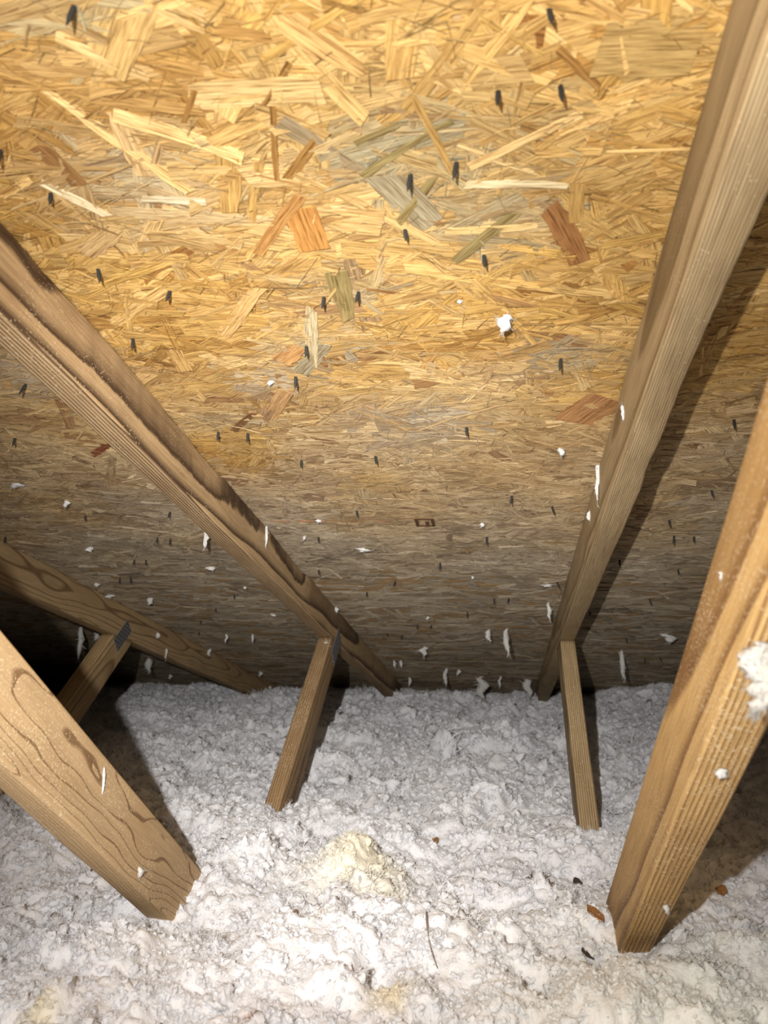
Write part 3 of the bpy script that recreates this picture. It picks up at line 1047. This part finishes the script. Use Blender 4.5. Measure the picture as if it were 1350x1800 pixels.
# ------------------------------------------------------------------ tufts of insulation caught on nails and timber
def tuft(P, w, h, label, group=None, hang=True, tint=(.58, .56, .52), d=None, fib=36, res=(12, 9), rough=1.1, flen=1.0):
    P = np.asarray(P, float)
    nu, nv = res
    sd = int(rng.integers(1, 9999))
    r2 = np.random.default_rng(sd)
    V = []
    dp = d or w
    for j in range(nv + 1):
        ph = math.pi * j / nv
        for i in range(nu):
            th = 2 * math.pi * i / nu
            n = 1 - rough / 2 + rough * vnoise(np.array([i % nu * 1.7 + sd]), np.array([j * 1.6]), sd)[0]
            prof = math.sin(ph) * n * (1.0 if not hang else (1.15 - .55 * j / nv))
            V.append((P[0] + math.cos(th) * prof * w / 2 + (vnoise(np.array([j * .5]), np.array([1.0]), sd)[0] - .5) * w * .6,
                      P[1] + math.sin(th) * prof * dp / 2, P[2] - (h * (1 - math.cos(ph)) / 2 if hang else -math.cos(ph) * h / 2)))
    V = np.array(V)
    Q = np.array([(j * nu + i, j * nu + (i + 1) % nu, (j + 1) * nu + (i + 1) % nu, (j + 1) * nu + i) for j in range(nv) for i in range(nu)])
    k = r2.integers(0, len(V), fib)
    Dr = V[k] - (P - np.array([0, 0, h / 2 if hang else 0])) + r2.normal(0, w * .2, (fib, 3))
    V2, Q2 = ribbons(V[k], Dr, r2.uniform(.2, .6, fib) * math.sqrt(w * h) * flen, np.full(fib, max(.0005, math.sqrt(w * h) * .045 * flen)), r2.uniform(.1, .5, fib), sd)
    Vn = np.concatenate([V, V2])
    T = np.tile(np.array([*tint, 1.0]), (len(Vn), 1))
    o = mesh_np('insulation_tuft', Vn - P, np.concatenate([Q, Q2 + len(V)]), M_FLUFF, None, True, {'tint': T})
    o.location = P
    tag(o, label, 'insulation tuft', group)
    return o


def roof_tuft(px, py, wp, hp, label, group=None):
    x, s = px_roof(px, py)
    P = roof_pt(x, s, .001)
    sc = np.linalg.norm(P - CAM) / F_PX
    return tuft(P, wp * sc, hp * sc, label, group)


SPEC = [(889, 552, 26, 30, 'round white insulation tuft stuck high on the yellow boards between the rafters'),
        (891, 1104, 11, 42, 'long ragged insulation tuft hanging under the boards left of the right rafter'),
        (745, 1136, 13, 16, 'small round insulation tuft hanging low in the middle bay of the roof'),
        (929, 1193, 14, 30, 'insulation tuft hanging beside the lower end of the right rafter'),
        (846, 1188, 18, 38, 'wide insulation tuft touching the insulation at the eave in the middle bay'),
        (1094, 1142, 9, 48, 'long thin insulation tuft hanging to the right of the short right web'),
        (1172, 1112, 20, 16, 'bent insulation tuft under the boards near the closest timber'),
        (363, 932, 10, 30, 'insulation tuft hanging against the underside of the middle left rafter'),
        (144, 1098, 9, 56, 'long insulation tuft hanging in the dark under the farthest left rafter'),
        (640, 962, 26, 8, 'flat white insulation flake on the boards just below the panel clip'),
        (965, 1058, 7, 30, 'thin insulation thread hanging close beside the right rafter'),
        (476, 668, 12, 8, 'tiny insulation tuft on a grey stained spot of the boards'),
        (263, 1050, 11, 12, 'pale insulation fleck above the metal plate of the farthest left truss')]
for a, b, w_, h_, lb in SPEC:
    roof_tuft(a, b, w_, h_, lb)
MID = [(561, 912, 12, 6), (535, 941, 6, 8), (860, 1106, 10, 20), (694, 1160, 6, 12), (705, 1160, 6, 12), (783, 1174, 7, 28), (806, 1176, 7, 10), (879, 1188, 6, 18),
       (752, 1083, 6, 6), (847, 918, 9, 8), (985, 786, 12, 14), (807, 526, 11, 6), (964, 1026, 24, 5), (720, 1190, 6, 14), (590, 1066, 8, 10), (830, 1012, 6, 5)]
for a, b, w_, h_ in MID:
    roof_tuft(a, b, w_, h_, 'small white insulation fleck caught on the boards between the two middle rafters', 'flecks in the middle bay')
LFT = [(158, 960, 12, 9), (171, 1024, 10, 6), (194, 1044, 18, 6), (398, 1114, 5, 14), (444, 1114, 5, 14), (369, 1140, 7, 12), (409, 1165, 4, 20), (459, 1180, 6, 8),
       (371, 995, 16, 7), (117, 878, 9, 12), (300, 1185, 6, 8), (263, 1156, 12, 22), (30, 848, 22, 8), (430, 1030, 6, 5), (480, 1078, 12, 5), (171, 1108, 9, 16)]
for a, b, w_, h_ in LFT:
    roof_tuft(a, b, w_, h_, 'small white insulation fleck caught on the boards left of the middle left rafter', 'flecks in the left bay')
# on the timber
for px, py, pl, w_, h_, lb in [
        (182, 1348, ('x', -.437), 7, 46, 'stringy insulation wisp clinging to the face of the knotty left web'),
        (245, 1522, ('x', -.437), 11, 18, 'small insulation tuft low on the face of the knotty left web'),
        (1264, 1350, ('n', N_L, .266), 20, 16, 'small insulation tuft halfway down the closest right timber'),
        (1340, 1128, ('n', N_L, .266), 62, 110, 'large matted insulation patch stuck on the closest right timber at the frame edge'),
        (1172, 1590, ('n', N_L, .266), 9, 14, 'tiny insulation wisp near the foot of the closest right timber'),
        (1268, 1005, ('x', .140), 11, 12, 'insulation speck on the upper left edge of the closest right timber'),
        (1051, 786, ('x', .139), 10, 92, 'long insulation streak along the left side of the right rafter'),
        (1095, 712, ('x', .139), 8, 26, 'short insulation smear beside a split in the right rafter'),
        (1036, 898, ('x', .139), 9, 18, 'curled insulation fleck at the upper edge of the right rafter'),
        (469, 922, ('x', -.436), 6, 40, 'thin white insulation streak down the side of the middle left rafter'),
        (276, 1112, ('x', -1.042), 10, 10, 'insulation fleck on the farthest left rafter right of its metal plate'),
        (292, 1140, ('x', -1.042), 5, 18, 'insulation thread hanging from the bottom edge of the farthest left rafter'),
        (572, 1128, ('n', N_S, 1.2305), 15, 18, 'insulation lump on the top end of the short left web'),
        (1227, 180, ('x', .139), 14, 12, 'blurred white insulation fleck at the top beside the right rafter'),
        (1183, 312, ('x', .139), 14, 10, 'white insulation fleck between boards and right rafter near the top')]:
    P = px_x(px, py, pl[1]) if pl[0] == 'x' else px_plane(px, py, pl[1], pl[2])
    sc = np.linalg.norm(P - CAM) / F_PX
    if w_ > 40:
        tuft(P, w_ * sc, h_ * sc, lb, d=.010, fib=500, res=(30, 26), rough=1.0, flen=.42, tint=(.50, .47, .42))
    else:
        tuft(P, w_ * sc, h_ * sc, lb, d=min(w_ * sc * .7, .010), fib=22)


# ------------------------------------------------------------------ bits of debris on the insulation
def on_fluff(px, py):
    z = Z_INS
    for _ in range(5):
        P = px_z(px, py, z)
        z = (ins_height(np.array([P[0]]), np.array([P[1]])) + ins_small(np.array([P[0]]), np.array([P[1]])))[0]
    return np.array([P[0], P[1], z])


def chip(px, py, lp, wp, ang, mat, name, label, cat_, th=.0025):
    P = on_fluff(px, py)
    sc = np.linalg.norm(P - CAM) / F_PX
    L, Wd = lp * sc, wp * sc
    a = math.radians(ang)
    V = []
    ol = [(-.5, -.4), (-.1, -.55), (.4, -.45), (.5, .1), (.3, .5), (-.2, .42), (-.48, .3)]
    for zz_ in (0, th):
        for u_, v_ in ol:
            u2, v2 = u_ * L, v_ * Wd
            V.append((u2 * math.cos(a) - v2 * math.sin(a), v2 * math.cos(a) + u2 * math.sin(a), zz_ + .25 * u2 + .5 * v2 + .15 * L * (2 * u_) ** 2 + .002))
    n = len(ol)
    Fc = [tuple(range(n - 1, -1, -1)), tuple(range(n, 2 * n))] + [(i, (i + 1) % n, n + (i + 1) % n, n + i) for i in range(n)]
    o = mesh_obj(name, V, Fc, mat)
    o.location = P + np.array([0, 0, .004])
    tag(o, label, cat_)
    return o


chip(1046, 1618, 16, 26, 70, M_CHIP, 'wood_chip', 'orange-brown wood chip beside the foot of the closest right timber', 'wood chip')
chip(1032, 1672, 20, 12, 120, M_HUSK, 'bark_flake', 'black bark flake at the foot of the closest right timber', 'bark')
chip(668, 1698, 16, 20, 40, M_CHIP, 'dry_leaf_scrap', 'brown dry scrap in a hollow of the insulation at the bottom', 'debris')
chip(765, 1470, 10, 9, 10, M_CHIP, 'brown_crumb', 'tiny brown crumb on the insulation in the middle', 'debris')
chip(1015, 1556, 13, 14, 60, M_HUSK, 'dark_husk', 'dark husk on the insulation left of the closest right timber', 'debris')
chip(1268, 1572, 16, 12, 20, M_CHIP, 'tan_sliver', 'tan sliver on the insulation right of the closest timber', 'debris')
a, b = on_fluff(749, 1660), on_fluff(769, 1718)
a[2] += .013
b[2] += .012
d = b - a
L = np.linalg.norm(d)
V, Fc = [], []
k = 6
X1 = np.cross(d / L, [0, 0, 1.0])
X1 /= np.linalg.norm(X1)
X2 = np.cross(d / L, X1)
for i in range(7):
    t = i / 6
    c = a + d * t + X1 * .004 * math.sin(math.pi * t) - X2 * .003 * math.sin(math.pi * t * 1.5)
    for j in range(k):
        an = 2 * math.pi * j / k
        V.append(c + (X1 * math.cos(an) + X2 * math.sin(an)) * (.0011 - .0005 * t) - a)
for i in range(6):
    Fc += [(i * k + j, i * k + (j + 1) % k, (i + 1) * k + (j + 1) % k, (i + 1) * k + j) for j in range(k)]
Fc += [tuple(range(k - 1, -1, -1)), tuple(6 * k + j for j in range(k))]
o = mesh_obj('straw', V, Fc, M_STRAW)
o.location = a
tag(o, 'thin grey straw lying on the insulation near the bottom', 'straw')
